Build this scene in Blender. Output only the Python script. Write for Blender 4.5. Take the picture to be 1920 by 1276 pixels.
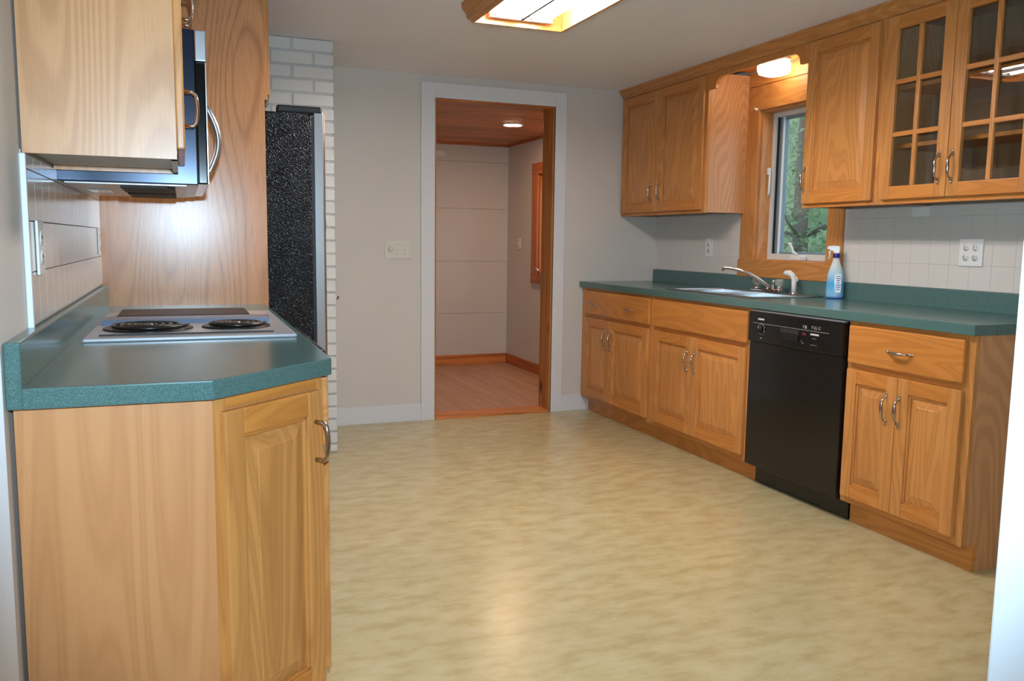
import bpy, bmesh, math, random
from mathutils import Vector, Matrix, noise
random.seed(7)
for o in list(bpy.data.objects): bpy.data.objects.remove(o, do_unlink=True)
scn = bpy.context.scene
COL = scn.collection
PI = math.pi

# ------------------------------------------------------------------ camera
ZC = 1.1858
def cam_basis(yaw, pitch, roll):
    a, b, c = map(math.radians, (yaw, pitch, roll))
    f = Vector((-math.sin(a)*math.cos(b), math.cos(a)*math.cos(b), -math.sin(b)))
    r = Vector((math.cos(a), math.sin(a), 0)); u = r.cross(f)
    return r*math.cos(c)+u*math.sin(c), -r*math.sin(c)+u*math.cos(c), f
R_, U_, F_ = cam_basis(-21.3304, 6.7227, 0.7522)
cd = bpy.data.cameras.new('camera'); cam = bpy.data.objects.new('camera', cd); COL.objects.link(cam)
cd.sensor_width = 36; cd.lens = 1577.54/1920*36; cd.clip_start = .02; cd.clip_end = 200
CM = Matrix((R_, U_, -F_)).transposed().to_4x4(); CM.translation = Vector((0, 0, ZC))
cam.matrix_world = CM
scn.camera = cam

# ------------------------------------------------------------------ world, lights, exposure
scn.view_settings.view_transform = 'Standard'; scn.view_settings.look = 'None'
scn.view_settings.gamma = 1; scn.view_settings.use_curve_mapping = False
scn.view_settings.exposure = 0.27
w = bpy.data.worlds.new('dusk_sky'); scn.world = w; w.use_nodes = True
bg = w.node_tree.nodes['Background']; bg.inputs[0].default_value = (.62, .74, .9, 1); bg.inputs[1].default_value = 2.4

FLASH_W, TUBE_E, DOME_E, DOWN_E = 45.0, 52.0, 11.0, 190.0
fl = bpy.data.lights.new('camera_flash', 'SPOT'); fl.energy = FLASH_W*4; fl.color = (.56, .8, 1.0)
fl.spot_size = math.radians(90); fl.spot_blend = .6; fl.shadow_soft_size = .018
flo = bpy.data.objects.new('camera_flash', fl); COL.objects.link(flo)
M = CM.copy(); M.translation = Vector((0, 0, ZC)) + R_*.01 + U_*.135 + F_*.02; flo.matrix_world = M
def lamp(name, kind, loc, energy, color, size=.1, rot=(0, 0, 0)):
    l = bpy.data.lights.new(name, kind); l.energy = energy; l.color = color
    if kind == 'AREA': l.size = size
    else: l.shadow_soft_size = size
    o = bpy.data.objects.new(name, l); COL.objects.link(o); o.location = loc; o.rotation_euler = rot
    return o

# ------------------------------------------------------------------ material helpers
def s2l(c): return tuple(((x/255)/12.92 if x/255 <= .04045 else ((x/255+.055)/1.055)**2.4) for x in c)+(1,)
class NT:
    def __init__(s, name):
        s.m = bpy.data.materials.new(name); s.m.use_nodes = True; s.t = s.m.node_tree; s.t.nodes.clear()
        s.out = s.n('ShaderNodeOutputMaterial')
    def n(s, k, **kw):
        x = s.t.nodes.new(k)
        for a, v in kw.items():
            if hasattr(x, a): setattr(x, a, v)
            else: x.inputs[a.replace('_', ' ')].default_value = v
        return x
    def l(s, a, b): s.t.links.new(a, b)
    def bsdf(s, **kw):
        b = s.n('ShaderNodeBsdfPrincipled')
        for k, v in kw.items(): b.inputs[k.replace('_', ' ')].default_value = v
        s.l(b.outputs[0], s.out.inputs[0]); return b
    def coord(s, scale=(1, 1, 1), rnd=True, rot=(0, 0, 0)):
        tc = s.n('ShaderNodeTexCoord'); src = tc.outputs['Object']
        if rnd:
            oi = s.n('ShaderNodeObjectInfo'); mu = s.n('ShaderNodeMath', operation='MULTIPLY'); mu.inputs[1].default_value = 23.7
            s.l(oi.outputs['Random'], mu.inputs[0]); ad = s.n('ShaderNodeVectorMath', operation='ADD')
            s.l(src, ad.inputs[0]); s.l(mu.outputs[0], ad.inputs[1]); src = ad.outputs[0]
        mp = s.n('ShaderNodeMapping'); mp.inputs['Scale'].default_value = scale; mp.inputs['Rotation'].default_value = rot
        s.l(src, mp.inputs[0]); return mp.outputs[0]
    def noise(s, vec, scale, detail=3, rough=.5):
        x = s.n('ShaderNodeTexNoise'); x.inputs['Scale'].default_value = scale; x.inputs['Detail'].default_value = detail
        x.inputs['Roughness'].default_value = rough; s.l(vec, x.inputs['Vector']); return x.outputs[0]
    def ramp(s, fac, stops):
        r = s.n('ShaderNodeValToRGB'); e = r.color_ramp.elements
        while len(e) < len(stops): e.new(.5)
        for i, (p, c) in enumerate(stops): e[i].position = p; e[i].color = c
        s.l(fac, r.inputs[0]); return r.outputs[0]
    def math(s, op, a, b=None, c=None):
        m = s.n('ShaderNodeMath', operation=op)
        for i, v in enumerate((a, b, c)):
            if v is None: continue
            if isinstance(v, (int, float)): m.inputs[i].default_value = v
            else: s.l(v, m.inputs[i])
        return m.outputs[0]
    def mix(s, fac, a, b, mode='MIX'):
        m = s.n('ShaderNodeMix', data_type='RGBA', blend_type=mode)
        if isinstance(fac, (int, float)): m.inputs[0].default_value = fac
        else: s.l(fac, m.inputs[0])
        for i, v in ((6, a), (7, b)):
            if isinstance(v, tuple): m.inputs[i].default_value = v
            else: s.l(v, m.inputs[i])
        return m.outputs[2]
    def bump(s, b, h, strength=.2, dist=.002):
        x = s.n('ShaderNodeBump'); x.inputs['Strength'].default_value = strength; x.inputs['Distance'].default_value = dist
        s.l(h, x.inputs['Height']); s.l(x.outputs[0], b.inputs['Normal'])

def plain(name, rgb, rough=.5, metal=0.0, mottled=0.0, **kw):
    t = NT(name); c = s2l(rgb); b = t.bsdf(Base_Color=c, Roughness=rough, Metallic=metal, **kw)
    if mottled:
        v = t.coord(); n = t.noise(v, 3, 4)
        d = tuple(x*(1-mottled) for x in c[:3])+(1,)
        t.l(t.ramp(n, [(.3, d), (.7, c)]), b.inputs['Base Color'])
        t.bump(b, t.noise(t.coord(), 220, 2), .06, .001)
    return t.m

def wood(name, light, dark, axis='z', ring=5.0, freq=9.0, contrast=.55, rough=.33, stretch=.13, thin=0, knots=False, coat=.0, tonal=.12):
    """flat sawn board: contour lines of a stretched noise field give the cathedral grain"""
    t = NT(name); b = t.bsdf(Roughness=rough, Coat_Weight=coat, Coat_Roughness=.2)
    ai = 'xyz'.index(axis)
    def sc(k): v = [1, 1, 1]; v[ai] = k; return tuple(v)
    n1 = t.noise(t.coord(sc(stretch)), ring, 2, .4)
    lines = t.math('PINGPONG', t.math('MULTIPLY', n1, freq), .5)
    lines = t.math('MULTIPLY', lines, 2.0)
    wob = t.noise(t.coord(sc(.05)), 60, 3, .6)
    f = t.math('ADD', t.math('MULTIPLY', lines, .6), t.math('MULTIPLY', wob, .4))
    L, D = s2l(light), s2l(dark)
    Mx = tuple(L[i]*.6+D[i]*.4 for i in range(3))+(1,)
    col = t.ramp(t.math('ADD', f, .0) if not thin else t.math('ADD', t.math('MULTIPLY', f, 1-thin), thin), [(.22, tuple(L[i]*(1-contrast)+D[i]*contrast for i in range(3))+(1,)), (.38, Mx), (.62, L)])
    pores = t.noise(t.coord(sc(.02)), 420, 2, .7)
    pf = t.ramp(pores, [(.36, (1, 1, 1, 1)), (.5, (0, 0, 0, 1))])
    col = t.mix(t.math('MULTIPLY', pf, contrast*.5), col, D)
    oi = t.n('ShaderNodeObjectInfo')
    tone = t.math('ADD', t.math('MULTIPLY', oi.outputs['Random'], tonal), 1-tonal/2)
    big = t.math('ADD', t.math('MULTIPLY', t.noise(t.coord(sc(.3)), 2.0, 2), .25), .87)
    hv = t.n('ShaderNodeHueSaturation'); t.l(col, hv.inputs['Color']); t.l(t.math('MULTIPLY', tone, big), hv.inputs['Value'])
    col = hv.outputs[0]
    if knots:
        vo = t.n('ShaderNodeTexVoronoi'); vo.inputs['Scale'].default_value = 4.5
        t.l(t.coord(sc(.45)), vo.inputs['Vector'])
        k = t.ramp(vo.outputs['Distance'], [(.05, (1, 1, 1, 1)), (.14, (0, 0, 0, 1))])
        col = t.mix(k, col, s2l((70, 32, 12)))
    t.l(col, b.inputs['Base Color'])
    t.bump(b, pores, .12, .0006)
    return t.m

MAT = {}
OAK_L, OAK_D = (204, 140, 76), (156, 92, 40)
MAT['oak_v'] = wood('oak_vertical', OAK_L, OAK_D, 'z', 4.0, 26, .22, .34)
MAT['oak_h'] = wood('oak_horizontal', (202, 132, 62), (160, 90, 34), 'x', 4.0, 26, .2, .34)
MAT['oak_d'] = wood('oak_depth_grain', OAK_L, OAK_D, 'y', 4.0, 26, .22, .4)
MAT['oak_side'] = wood('oak_veneer_side', (202, 148, 100), (168, 110, 66), 'z', 2.4, 44, .38, .34, .2)
MAT['oak_panel'] = wood('oak_veneer_panel', (198, 140, 90), (130, 76, 40), 'z', 2.2, 52, .8, .24, .2, thin=.22)
MAT['oak_base'] = wood('oak_veneer_base_side', (208, 144, 92), (182, 116, 68), 'z', 3.5, 24, .22, .38, .08)
MAT['oak_in'] = wood('oak_cabinet_inside', (150, 118, 88), (110, 80, 55), 'z', 4, 9, .5, .5)
MAT['fir'] = wood('fir_red', (210, 132, 68), (150, 78, 32), 'x', 6, 12, .8, .4, .06, tonal=.4)
MAT['fir_v'] = wood('fir_red_vertical', (190, 110, 52), (150, 76, 30), 'z', 6, 8, .6, .4, .06)
MAT['fir_y'] = wood('fir_red_depth', (190, 104, 50), (140, 70, 28), 'y', 6, 8, .6, .4, .06)
MAT['pine'] = wood('knotty_pine', (190, 126, 66), (150, 84, 34), 'z', 6, 9, .6, .4, .06, knots=True)
MAT['floorboard'] = wood('rosy_floorboard', (196, 150, 118), (168, 118, 88), 'y', 6, 8, .5, .38, .06, tonal=.14)
MAT['wall'] = plain('wall_paint', (212, 205, 197), .6, mottled=.03)
MAT['ceil'] = plain('ceiling_paint', (238, 239, 246), .7, mottled=.03)
MAT['trim'] = plain('white_trim_paint', (222, 222, 224), .35, mottled=.02)
MAT['tile'] = plain('glazed_tile', (214, 208, 200), .16, mottled=.02)
MAT['grout'] = plain('grout', (190, 183, 175), .8)
MAT['brick'] = plain('painted_brick', (214, 212, 206), .4, mottled=.06)
MAT['mortar'] = plain('painted_mortar', (196, 196, 194), .7, mottled=.1)
MAT['black'] = plain('black_enamel', (12, 11, 12), .14)
MAT['blackm'] = plain('black_plastic', (16, 16, 18), .4)
MAT['mwside'] = plain('microwave_side', (34, 44, 60), .22, .55)
MAT['steel'] = plain('stainless', (190, 190, 190), .28, 1.0)
MAT['chrome'] = plain('chrome', (225, 222, 218), .09, 1.0)
MAT['nickel'] = plain('nickel_pull', (190, 180, 168), .2, 1.0)
MAT['white'] = plain('white_plastic', (228, 226, 222), .3)
MAT['ivory'] = plain('ivory_plastic', (216, 212, 200), .3)
MAT['greyline'] = plain('grey_print', (150, 148, 146), .4)
MAT['dark'] = plain('dark_slot', (38, 36, 36), .6)
MAT['navy'] = plain('navy_plastic', (30, 30, 120), .3)
MAT['red'] = plain('red_print', (120, 20, 34), .4)
MAT['grille'] = plain('vent_grille_blue_grey', (118, 136, 160), .25, .2)
MAT['coil'] = plain('burner_coil', (34, 30, 28), .3, .3)
MAT['pan'] = plain('cooktop_metal', (190, 190, 194), .3, .35)
MAT['acrylic'] = plain('clear_acrylic', (215, 222, 215), .12, Transmission_Weight=.7)
MAT['vinylwin'] = plain('vinyl_sash', (214, 214, 210), .4)
MAT['vinylgrey'] = plain('grey_blue_sash_edge', (120, 138, 150), .4)
MAT['underside'] = plain('flash_glare_underside', (226, 214, 202), .4)  # pale base colour stands in for flash glare under the near wall cabinet
def emis(name, rgb, e):
    t = NT(name); x = t.n('ShaderNodeEmission'); x.inputs[0].default_value = rgb+(1,); x.inputs[1].default_value = e
    t.l(x.outputs[0], t.out.inputs[0]); return t.m
MAT['tube'] = emis('fluorescent_tube', (1, .95, .93), TUBE_E)
MAT['dome'] = emis('lit_glass_dome', (1, .82, .58), DOME_E)
MAT['down'] = emis('lit_downlight', (1, .66, .42), DOWN_E)
def glass():
    t = NT('clear_glass'); lw = t.n('ShaderNodeLayerWeight'); lw.inputs[0].default_value = .5
    F = t.math('ADD', t.math('MULTIPLY', t.math('POWER', lw.outputs['Facing'], 5.0), .9), .06)
    tr = t.n('ShaderNodeBsdfTransparent'); tr.inputs[0].default_value = (.93, .95, .94, 1)
    g = t.n('ShaderNodeBsdfGlossy'); g.inputs['Roughness'].default_value = .015
    mx = t.n('ShaderNodeMixShader'); t.l(F, mx.inputs[0]); t.l(tr.outputs[0], mx.inputs[1]); t.l(g.outputs[0], mx.inputs[2])
    t.l(mx.outputs[0], t.out.inputs[0]); return t.m
MAT['glass'] = glass()
def laminate():
    t = NT('green_laminate'); b = t.bsdf(Roughness=.2)
    n = t.noise(t.coord(rnd=False), 900, 2, .6)
    col = t.ramp(n, [(.35, s2l((56, 82, 78))), (.5, s2l((72, 103, 99))), (.66, s2l((110, 142, 138)))])
    t.l(col, b.inputs['Base Color'])
    return t.m
MAT['green'] = laminate()
def vinyl():
    t = NT('mottled_vinyl'); b = t.bsdf(Roughness=.26)
    v = t.coord((.7, 1.5, 1), rnd=False)
    a = t.noise(v, 11, 6, .6); c2 = t.noise(v, 1.3, 2)
    col = t.ramp(a, [(.36, s2l((187, 167, 118))), (.5, s2l((199, 181, 134))), (.64, s2l((206, 191, 147)))])
    col = t.mix(t.ramp(c2, [(.35, (0, 0, 0, 1)), (.7, (.35, .35, .35, 1))]), col, s2l((186, 172, 134)))
    t.l(col, b.inputs['Base Color'])
    return t.m
MAT['vinyl'] = vinyl()
def pebble():
    t = NT('pebbled_black_steel'); b = t.bsdf(Base_Color=s2l((4, 6, 16)), Roughness=.1, Specular_IOR_Level=.45)
    vo = t.n('ShaderNodeTexVoronoi'); vo.inputs['Scale'].default_value = 180; t.l(t.coord(rnd=False), vo.inputs['Vector'])
    n = t.noise(t.coord(rnd=False), 120, 2)
    t.bump(b, t.math('ADD', vo.outputs['Distance'], n), .7, .003)
    return t.m
MAT['pebble'] = pebble()
def leafm(name, a, b_):
    t = NT(name); b = t.bsdf(Roughness=.6)
    t.l(t.ramp(t.noise(t.coord(rnd=False), 1.7, 3), [(.35, s2l(a)), (.65, s2l(b_))]), b.inputs['Base Color']); return t.m
MAT['leaf'] = leafm('leaves', (70, 108, 58), (124, 152, 92))
MAT['leaf2'] = leafm('leaves_blue', (62, 98, 60), (98, 130, 84))
MAT['bark'] = plain('bark', (112, 108, 98), .9, mottled=.3)
MAT['grass'] = leafm('hill_green', (62, 94, 54), (92, 122, 72))
def bottlem():
    t = NT('blue_bottle'); b = t.bsdf(Roughness=.2)
    tc = t.n('ShaderNodeTexCoord'); sx = t.n('ShaderNodeSeparateXYZ'); t.l(tc.outputs['Object'], sx.inputs[0])
    t.l(t.ramp(t.math('MULTIPLY', sx.outputs[2], 4.0), [(0.0, s2l((30, 70, 180))), (.06, s2l((150, 200, 232))), (.3, s2l((84, 172, 222))), (.52, s2l((190, 220, 232))), (.72, s2l((225, 225, 220)))]), b.inputs['Base Color'])
    return t.m
MAT['bottle'] = bottlem()

# ------------------------------------------------------------------ mesh helpers
class MB:
    def __init__(s): s.bm = bmesh.new(); s.mats = []
    def mi(s, m):
        if m not in s.mats: s.mats.append(m)
        return s.mats.index(m)
    def box(s, x0, x1, y0, y1, z0, z1, m, bev=0.0, M=None):
        r = bmesh.ops.create_cube(s.bm, size=1)
        vs = r['verts']; cx, cy, cz = (x0+x1)/2, (y0+y1)/2, (z0+z1)/2
        for v in vs: v.co = Vector((cx+v.co.x*abs(x1-x0), cy+v.co.y*abs(y1-y0), cz+v.co.z*abs(z1-z0)))
        fs = set(f for v in vs for f in v.link_faces)
        i = s.mi(m)
        for f in fs: f.material_index = i
        if bev > 0:
            es = list(set(e for v in vs for e in v.link_edges))
            r = bmesh.ops.bevel(s.bm, geom=es, offset=bev, segments=2, affect='EDGES', profile=.6)
            for f in r['faces']: f.material_index = i
            vs = list(set(v for f in r['faces'] for v in f.verts))
        if M is not None:
            for v in vs: v.co = M @ v.co
        return s
    def prism(s, pts, z0, z1, m, bev=0.0, plane='xy'):
        """extruded polygon; plane xy -> extrude z, xz -> extrude y, yz -> extrude x"""
        def P(a, b, c): return {'xy': (a, b, c), 'xz': (a, c, b), 'yz': (c, a, b)}[plane]
        lo = [s.bm.verts.new(P(a, b, z0)) for a, b in pts]; hi = [s.bm.verts.new(P(a, b, z1)) for a, b in pts]
        n = len(pts); fs = [s.bm.faces.new(lo[::-1]), s.bm.faces.new(hi)]
        for k in range(n): fs.append(s.bm.faces.new((lo[k], lo[(k+1) % n], hi[(k+1) % n], hi[k])))
        i = s.mi(m)
        for f in fs: f.material_index = i
        if bev > 0:
            es = list(set(e for f in fs for e in f.edges))
            r = bmesh.ops.bevel(s.bm, geom=es, offset=bev, segments=2, affect='EDGES', profile=.6)
            for f in r['faces']: f.material_index = i
        return s
    def quad(s, a, b, c, d, m):
        f = s.bm.faces.new([s.bm.verts.new(p) for p in (a, b, c, d)]); f.material_index = s.mi(m); return s
    def tube(s, pts, rad, m, n=10, cap=True, smooth=True):
        pts = [Vector(p) for p in pts]
        if not isinstance(rad, (list, tuple)): rad = [rad]*len(pts)
        i = s.mi(m); prev = None; up = Vector((0, 0, 1))
        first = None
        for k, p in enumerate(pts):
            d = (pts[min(k+1, len(pts)-1)]-pts[max(k-1, 0)]).normalized()
            if k == 0:
                a = d.cross(up)
                if a.length < .1: a = d.cross(Vector((1, 0, 0)))
                a.normalize()
            else:
                a = (a - d*a.dot(d)).normalized()
            b = d.cross(a)
            ring = [s.bm.verts.new(p+(a*math.cos(2*PI*j/n)+b*math.sin(2*PI*j/n))*rad[k]) for j in range(n)]
            if prev:
                for j in range(n):
                    f = s.bm.faces.new((prev[j], prev[(j+1) % n], ring[(j+1) % n], ring[j])); f.material_index = i; f.smooth = smooth
            else: first = ring
            prev = ring
        if cap:
            f = s.bm.faces.new(first[::-1]); f.material_index = i
            f = s.bm.faces.new(prev); f.material_index = i
        return s
    def lathe(s, prof, m, n=24, loc=(0, 0, 0), sy=1.0, axis='z', smooth=True):
        i = s.mi(m); rings = []
        def P(r, a, h):
            x, y = r*math.cos(a), r*math.sin(a)*sy
            v = {'z': (x, y, h), 'y': (x, h, y), 'x': (h, x, y)}[axis]
            return Vector(loc)+Vector(v)
        for r, h in prof: rings.append([s.bm.verts.new(P(max(r, 1e-5), 2*PI*j/n, h)) for j in range(n)])
        for A, B in zip(rings, rings[1:]):
            for j in range(n):
                f = s.bm.faces.new((A[j], A[(j+1) % n], B[(j+1) % n], B[j])); f.material_index = i; f.smooth = smooth
        f = s.bm.faces.new(rings[0][::-1]); f.material_index = i
        f = s.bm.faces.new(rings[-1]); f.material_index = i
        return s
    def ball(s, loc, r, m, sc=(1, 1, 1), sub=2):
        q = bmesh.ops.create_icosphere(s.bm, subdivisions=sub, radius=r); i = s.mi(m)
        for v in q['verts']: v.co = Vector(loc)+Vector((v.co.x*sc[0], v.co.y*sc[1], v.co.z*sc[2]))
        for f in set(f for v in q['verts'] for f in v.link_faces): f.material_index = i; f.smooth = True
        return s
    def mesh(s, name):
        bmesh.ops.recalc_face_normals(s.bm, faces=s.bm.faces)
        me = bpy.data.meshes.new(name); s.bm.to_mesh(me); s.bm.free()
        for m in s.mats: me.materials.append(MAT[m])
        return me
    def obj(s, name, parent=None, loc=None, rot=None, label=None):
        return link(name, s.mesh(name), parent, loc, rot, label)
def link(name, me, parent=None, loc=None, rot=None, label=None):
    o = bpy.data.objects.new(name, me); COL.objects.link(o)
    if parent: o.parent = parent
    if loc: o.location = loc
    if rot: o.rotation_euler = rot
    if label: o['label'] = label
    return o
def thing(name, label, cat, loc=(0, 0, 0), rz=0, group=None):
    o = bpy.data.objects.new(name, None); COL.objects.link(o); o.location = loc; o.rotation_euler = (0, 0, rz)
    o.empty_display_size = .05
    o['label'] = label; o['category'] = cat
    if group: o['group'] = group
    return o
def tag(o, label, cat, group=None):
    o['label'] = label; o['category'] = cat
    if group: o['group'] = group
    return o
def struct(o): o['kind'] = 'structure'; return o

# ------------------------------------------------------------------ room constants
XL, XR, YB, H = -.306, 3.19, 5.325, 2.2285
YF0, YF1 = .50, .62                                     # wall with the doorway the photo is taken through
# ------------------------------------------------------------------ structure
struct(MB().box(XL-.1, XR+.12, YF0, YB+.17, -.05, 0, 'vinyl').obj('floor'))
struct(MB().box(XL-.1, XR+.12, YF0, YB+.17, H, H+.08, 'ceil').obj('ceiling'))
wl = struct(MB().box(XL-.12, XL, YF0, YB+.17, 0, H, 'wall').obj('wall_left'))
# right wall with the window opening
WY0, WY1, WZ0, WZ1 = 3.575, 4.185, 1.085, 1.965
wr = MB()
wr.box(XR, XR+.16, YF0, WY0, 0, H, 'wall'); wr.box(XR, XR+.16, WY1, YB+.17, 0, H, 'wall')
wr.box(XR, XR+.16, WY0, WY1, 0, WZ0, 'wall'); wr.box(XR, XR+.16, WY0, WY1, WZ1, H, 'wall')
wr = struct(wr.obj('wall_right'))
DX0, DX1, DZ = 1.526, 2.369, 2.088
wb = MB(); wb.box(XL, DX0, YB, YB+.165, 0, H, 'wall').box(DX1, XR+.12, YB, YB+.165, 0, H, 'wall').box(DX0, DX1, YB, YB+.165, DZ, H, 'wall')
wb = struct(wb.obj('wall_back'))
# doorway casing, jambs, threshold
t1 = MB().box(DX0-.091, DX0, YB-.018, YB, 0, DZ+.093, 'trim', .002).box(DX1, DX1+.082, YB-.018, YB, 0, DZ+.093, 'trim', .002).box(DX0, DX1, YB-.018, YB, DZ, DZ+.093, 'trim', .002)
t1 = struct(t1.obj('trim_1'))
MB().box(DX1-.0, DX1+.012, YB-.012, YB+.172, 0, DZ, 'pine').box(DX1-.012, DX1, YB-.004, YB+.17, 0, DZ, 'pine', .001).obj('jamb', t1, label='knotty pine door jamb')
MB().box(DX0, DX0+.012, YB-.004, YB+.17, 0, DZ, 'pine', .001).obj('jamb', t1)
MB().box(DX0+.012, DX1-.012, YB-.004, YB+.17, DZ-.014, DZ, 'fir').obj('head_jamb', t1)
MB().box(DX0+.012, DX1-.012, YB-.012, YB+.17, 0, .014, 'fir', .003).obj('threshold', t1)
bb = MB().box(.77, DX0-.091, YB-.015, YB, 0, .113, 'trim', .003); bb.box(DX1+.082, 2.672, YB-.015, YB, 0, .113, 'trim', .003)
struct(bb.obj('baseboard_back'))
# wall with the doorway behind which the camera stands
FX0, FX1 = -.112, .808
wf = MB().box(-1.6, FX0-.02, YF0, YF1, 0, H, 'wall').box(FX1+.02, XR+.12, YF0, YF1, 0, H, 'wall').box(FX0-.02, FX1+.02, YF0, YF1, 2.06, H, 'wall')
struct(wf.obj('wall_front'))
t2 = MB().box(FX0-.02, FX0, YF0-.004, YF1+.004, 0, 2.06, 'trim', .003).box(FX1, FX1+.02, YF0-.004, YF1+.004, 0, 2.06, 'trim', .003).box(FX0, FX1, YF0, YF1, 2.04, 2.06, 'trim')
t2.box(FX0-.09, FX0-.005, YF0-.02, YF0, 0, 2.13, 'trim', .003).box(FX1+.005, FX1+.09, YF0-.02, YF0, 0, 2.13, 'trim', .003).box(FX0-.005, FX1+.005, YF0-.02, YF0, 2.045, 2.13, 'trim', .003)
struct(t2.obj('trim_2'))
# plain shell of the room the photographer stands in
sh = MB().box(-1.7, -1.6, -2.6, YF0, 0, H, 'wall').box(2.6, 2.7, -2.6, YF0, 0, H, 'wall').box(-1.7, 2.7, -2.7, -2.6, 0, H, 'wall')
struct(sh.obj('wall_near_room'))
struct(MB().box(-1.7, 2.7, -2.7, YF0, -.05, 0, 'floorboard').obj('floor'))
struct(MB().box(-1.7, 2.7, -2.7, YF0, H, H+.08, 'ceil').obj('ceiling'))

# ---- room beyond the doorway
BY, BX0, BX1, BZ = 7.706, .2, 2.944, 2.097
struct(MB().box(BX0-.1, BX1+.1, BY, BY+.1, 0, H, 'wall').obj('wall_far'))
# faint horizontal seams of the far wall's boarding
fw = bpy.data.objects['wall_far']
for z0, z1 in ((.0, .49), (.492, .99), (.992, 1.487), (1.489, 1.925), (1.927, BZ)):
    MB().box(BX0, BX1, BY-.012, BY, z0, z1, 'wall', .0015).obj('panel', fw)
WBY0, WBY1 = 5.95, 7.0
br = MB().box(BX1, BX1+.16, YB+.165, 6.02, 0, H, 'wall').box(BX1, BX1+.16, 6.98, BY+.1, 0, H, 'wall').box(BX1, BX1+.16, 6.02, 6.98, 0, .9, 'wall').box(BX1, BX1+.16, 6.02, 6.98, 1.78, H, 'wall')
struct(br.obj('wall_far_right'))
struct(MB().box(BX0-.1, BX0, YB+.165, BY+.1, 0, H, 'wall').obj('wall_far_left'))
fb = struct(MB().box(BX0-.1, BX1+.1, YB+.165, BY+.1, -.05, -.012, 'dark').obj('floor'))
x = BX0
while x < BX1:
    xe = min(x+.085, BX1)
    off = random.uniform(.4, 1.8)
    for a, b in ((YB+.17, YB+.17+off), (YB+.172+off, BY)):
        if b-a > .02: MB().box(x+.0006, xe-.0006, a, b, -.012, 0, 'floorboard').obj('floorboard', fb)
    x += .085
cb = struct(MB().box(BX0-.1, BX1+.1, YB+.165, BY+.1, BZ+.012, H+.08, 'dark').obj('ceiling'))
y = YB+.17
while y < BY:
    ye = min(y+.095, BY); off = random.uniform(.5, 2.3)
    for a, b in ((BX0, BX0+off), (BX0+off+.002, BX1)):
        MB().box(a, b, y+.001, ye-.001, BZ, BZ+.012, 'fir', .002).obj('plank', cb)
    y += .095
struct(MB().box(BX0, BX1, BY-.026, BY-.012, 0, .092, 'fir', .003).box(BX1-.014, BX1, YB+.17, BY-.026, 0, .092, 'fir_y', .003).obj('baseboard_far'))
struct(MB().box(BX0, BX1, BY-.03, BY-.012, BZ-.02, BZ, 'fir').box(BX1-.018, BX1, YB+.17, BY-.03, BZ-.02, BZ, 'fir_y').obj('trim_3'))
# window of the far room
w2 = MB()
w2.box(BX1-.02, BX1, 6.92, 7.05, .905, 1.775, 'fir_v', .003); w2.box(BX1-.02, BX1, 5.93, 6.02, .905, 1.775, 'fir_v', .003)
w2.box(BX1-.022, BX1, 5.93, 7.05, 1.775, 1.872, 'fir_y', .003); w2.box(BX1-.022, BX1, 5.93, 7.05, .815, .905, 'fir_y', .003)
w2 = struct(w2.obj('window_2'))
MB().box(BX1, BX1+.1, 6.90, 6.98, .9, 1.78, 'fir_v').box(BX1, BX1+.1, 6.02, 6.035, .9, 1.78, 'fir_v').box(BX1, BX1+.1, 6.035, 6.97, .9, .915, 'fir_y').box(BX1, BX1+.1, 6.035, 6.97, 1.765, 1.78, 'fir_y').obj('jamb', w2)
MB().box(BX1+.1, BX1+.13, 6.035, 6.10, .915, 1.765, 'vinylwin').box(BX1+.1, BX1+.13, 6.9, 6.97, .915, 1.765, 'vinylwin').box(BX1+.1, BX1+.13, 6.1, 6.9, .915, .97, 'vinylwin').box(BX1+.1, BX1+.13, 6.1, 6.9, 1.71, 1.765, 'vinylwin').obj('sash', w2)
MB().box(BX1+.112, BX1+.118, 6.1, 6.9, .97, 1.71, 'glass').obj('pane', w2)
MB().tube([(BX1-.02, 6.86, .94), (BX1-.055, 6.84, .955), (BX1-.06, 6.80, .935)], .009, 'chrome').ball((BX1-.06, 6.80, .935), .015, 'chrome').obj('crank_handle', w2)
# kitchen window
w1 = MB()
w1.box(XR-.018, XR, WY1, 4.322, WZ0+.01, WZ1, 'oak_v', .002)
w1.box(XR-.018, XR, 3.458, WY0, WZ0+.01, WZ1, 'oak_v', .002)
w1 = struct(w1.obj('window_1'))
MB().box(XR-.018, XR, 3.458, 4.322, WZ1, 2.105, 'oak_d', .002).obj('header_board', w1)
MB().box(XR-.018, XR, 3.458, 4.322, 2.108, 2.19, 'oak_d', .002).obj('upper_board', w1)
MB().box(XR-.024, XR, 3.452, 4.328, .99, WZ0+.01, 'oak_d', .003).obj('apron', w1)
jm = MB().box(XR, XR+.16, WY1-.016, WY1, WZ0, WZ1, 'oak_v').box(XR, XR+.16, WY0, WY0+.014, WZ0, WZ1, 'oak_v')
jm.box(XR, XR+.16, WY0+.014, WY1-.016, WZ1-.014, WZ1, 'oak_d').box(XR, XR+.16, WY0+.014, WY1-.016, WZ0, WZ0+.014, 'oak_d')
jm.obj('jamb', w1)
fr = MB(); a, b, c, d = WY0+.014, WY1-.016, WZ0+.014, WZ1-.014
X0 = XR+.07
fr.box(X0, X0+.05, a, a+.022, c, d, 'vinylwin', .002).box(X0, X0+.05, b-.022, b, c, d, 'vinylwin', .002).box(X0, X0+.05, a+.022, b-.022, c, c+.034, 'vinylwin', .002).box(X0, X0+.05, a+.022, b-.022, d-.026, d, 'vinylwin', .002)
fr.obj('window_frame', w1)
a += .022; b -= .022; c += .034; d -= .026
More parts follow.
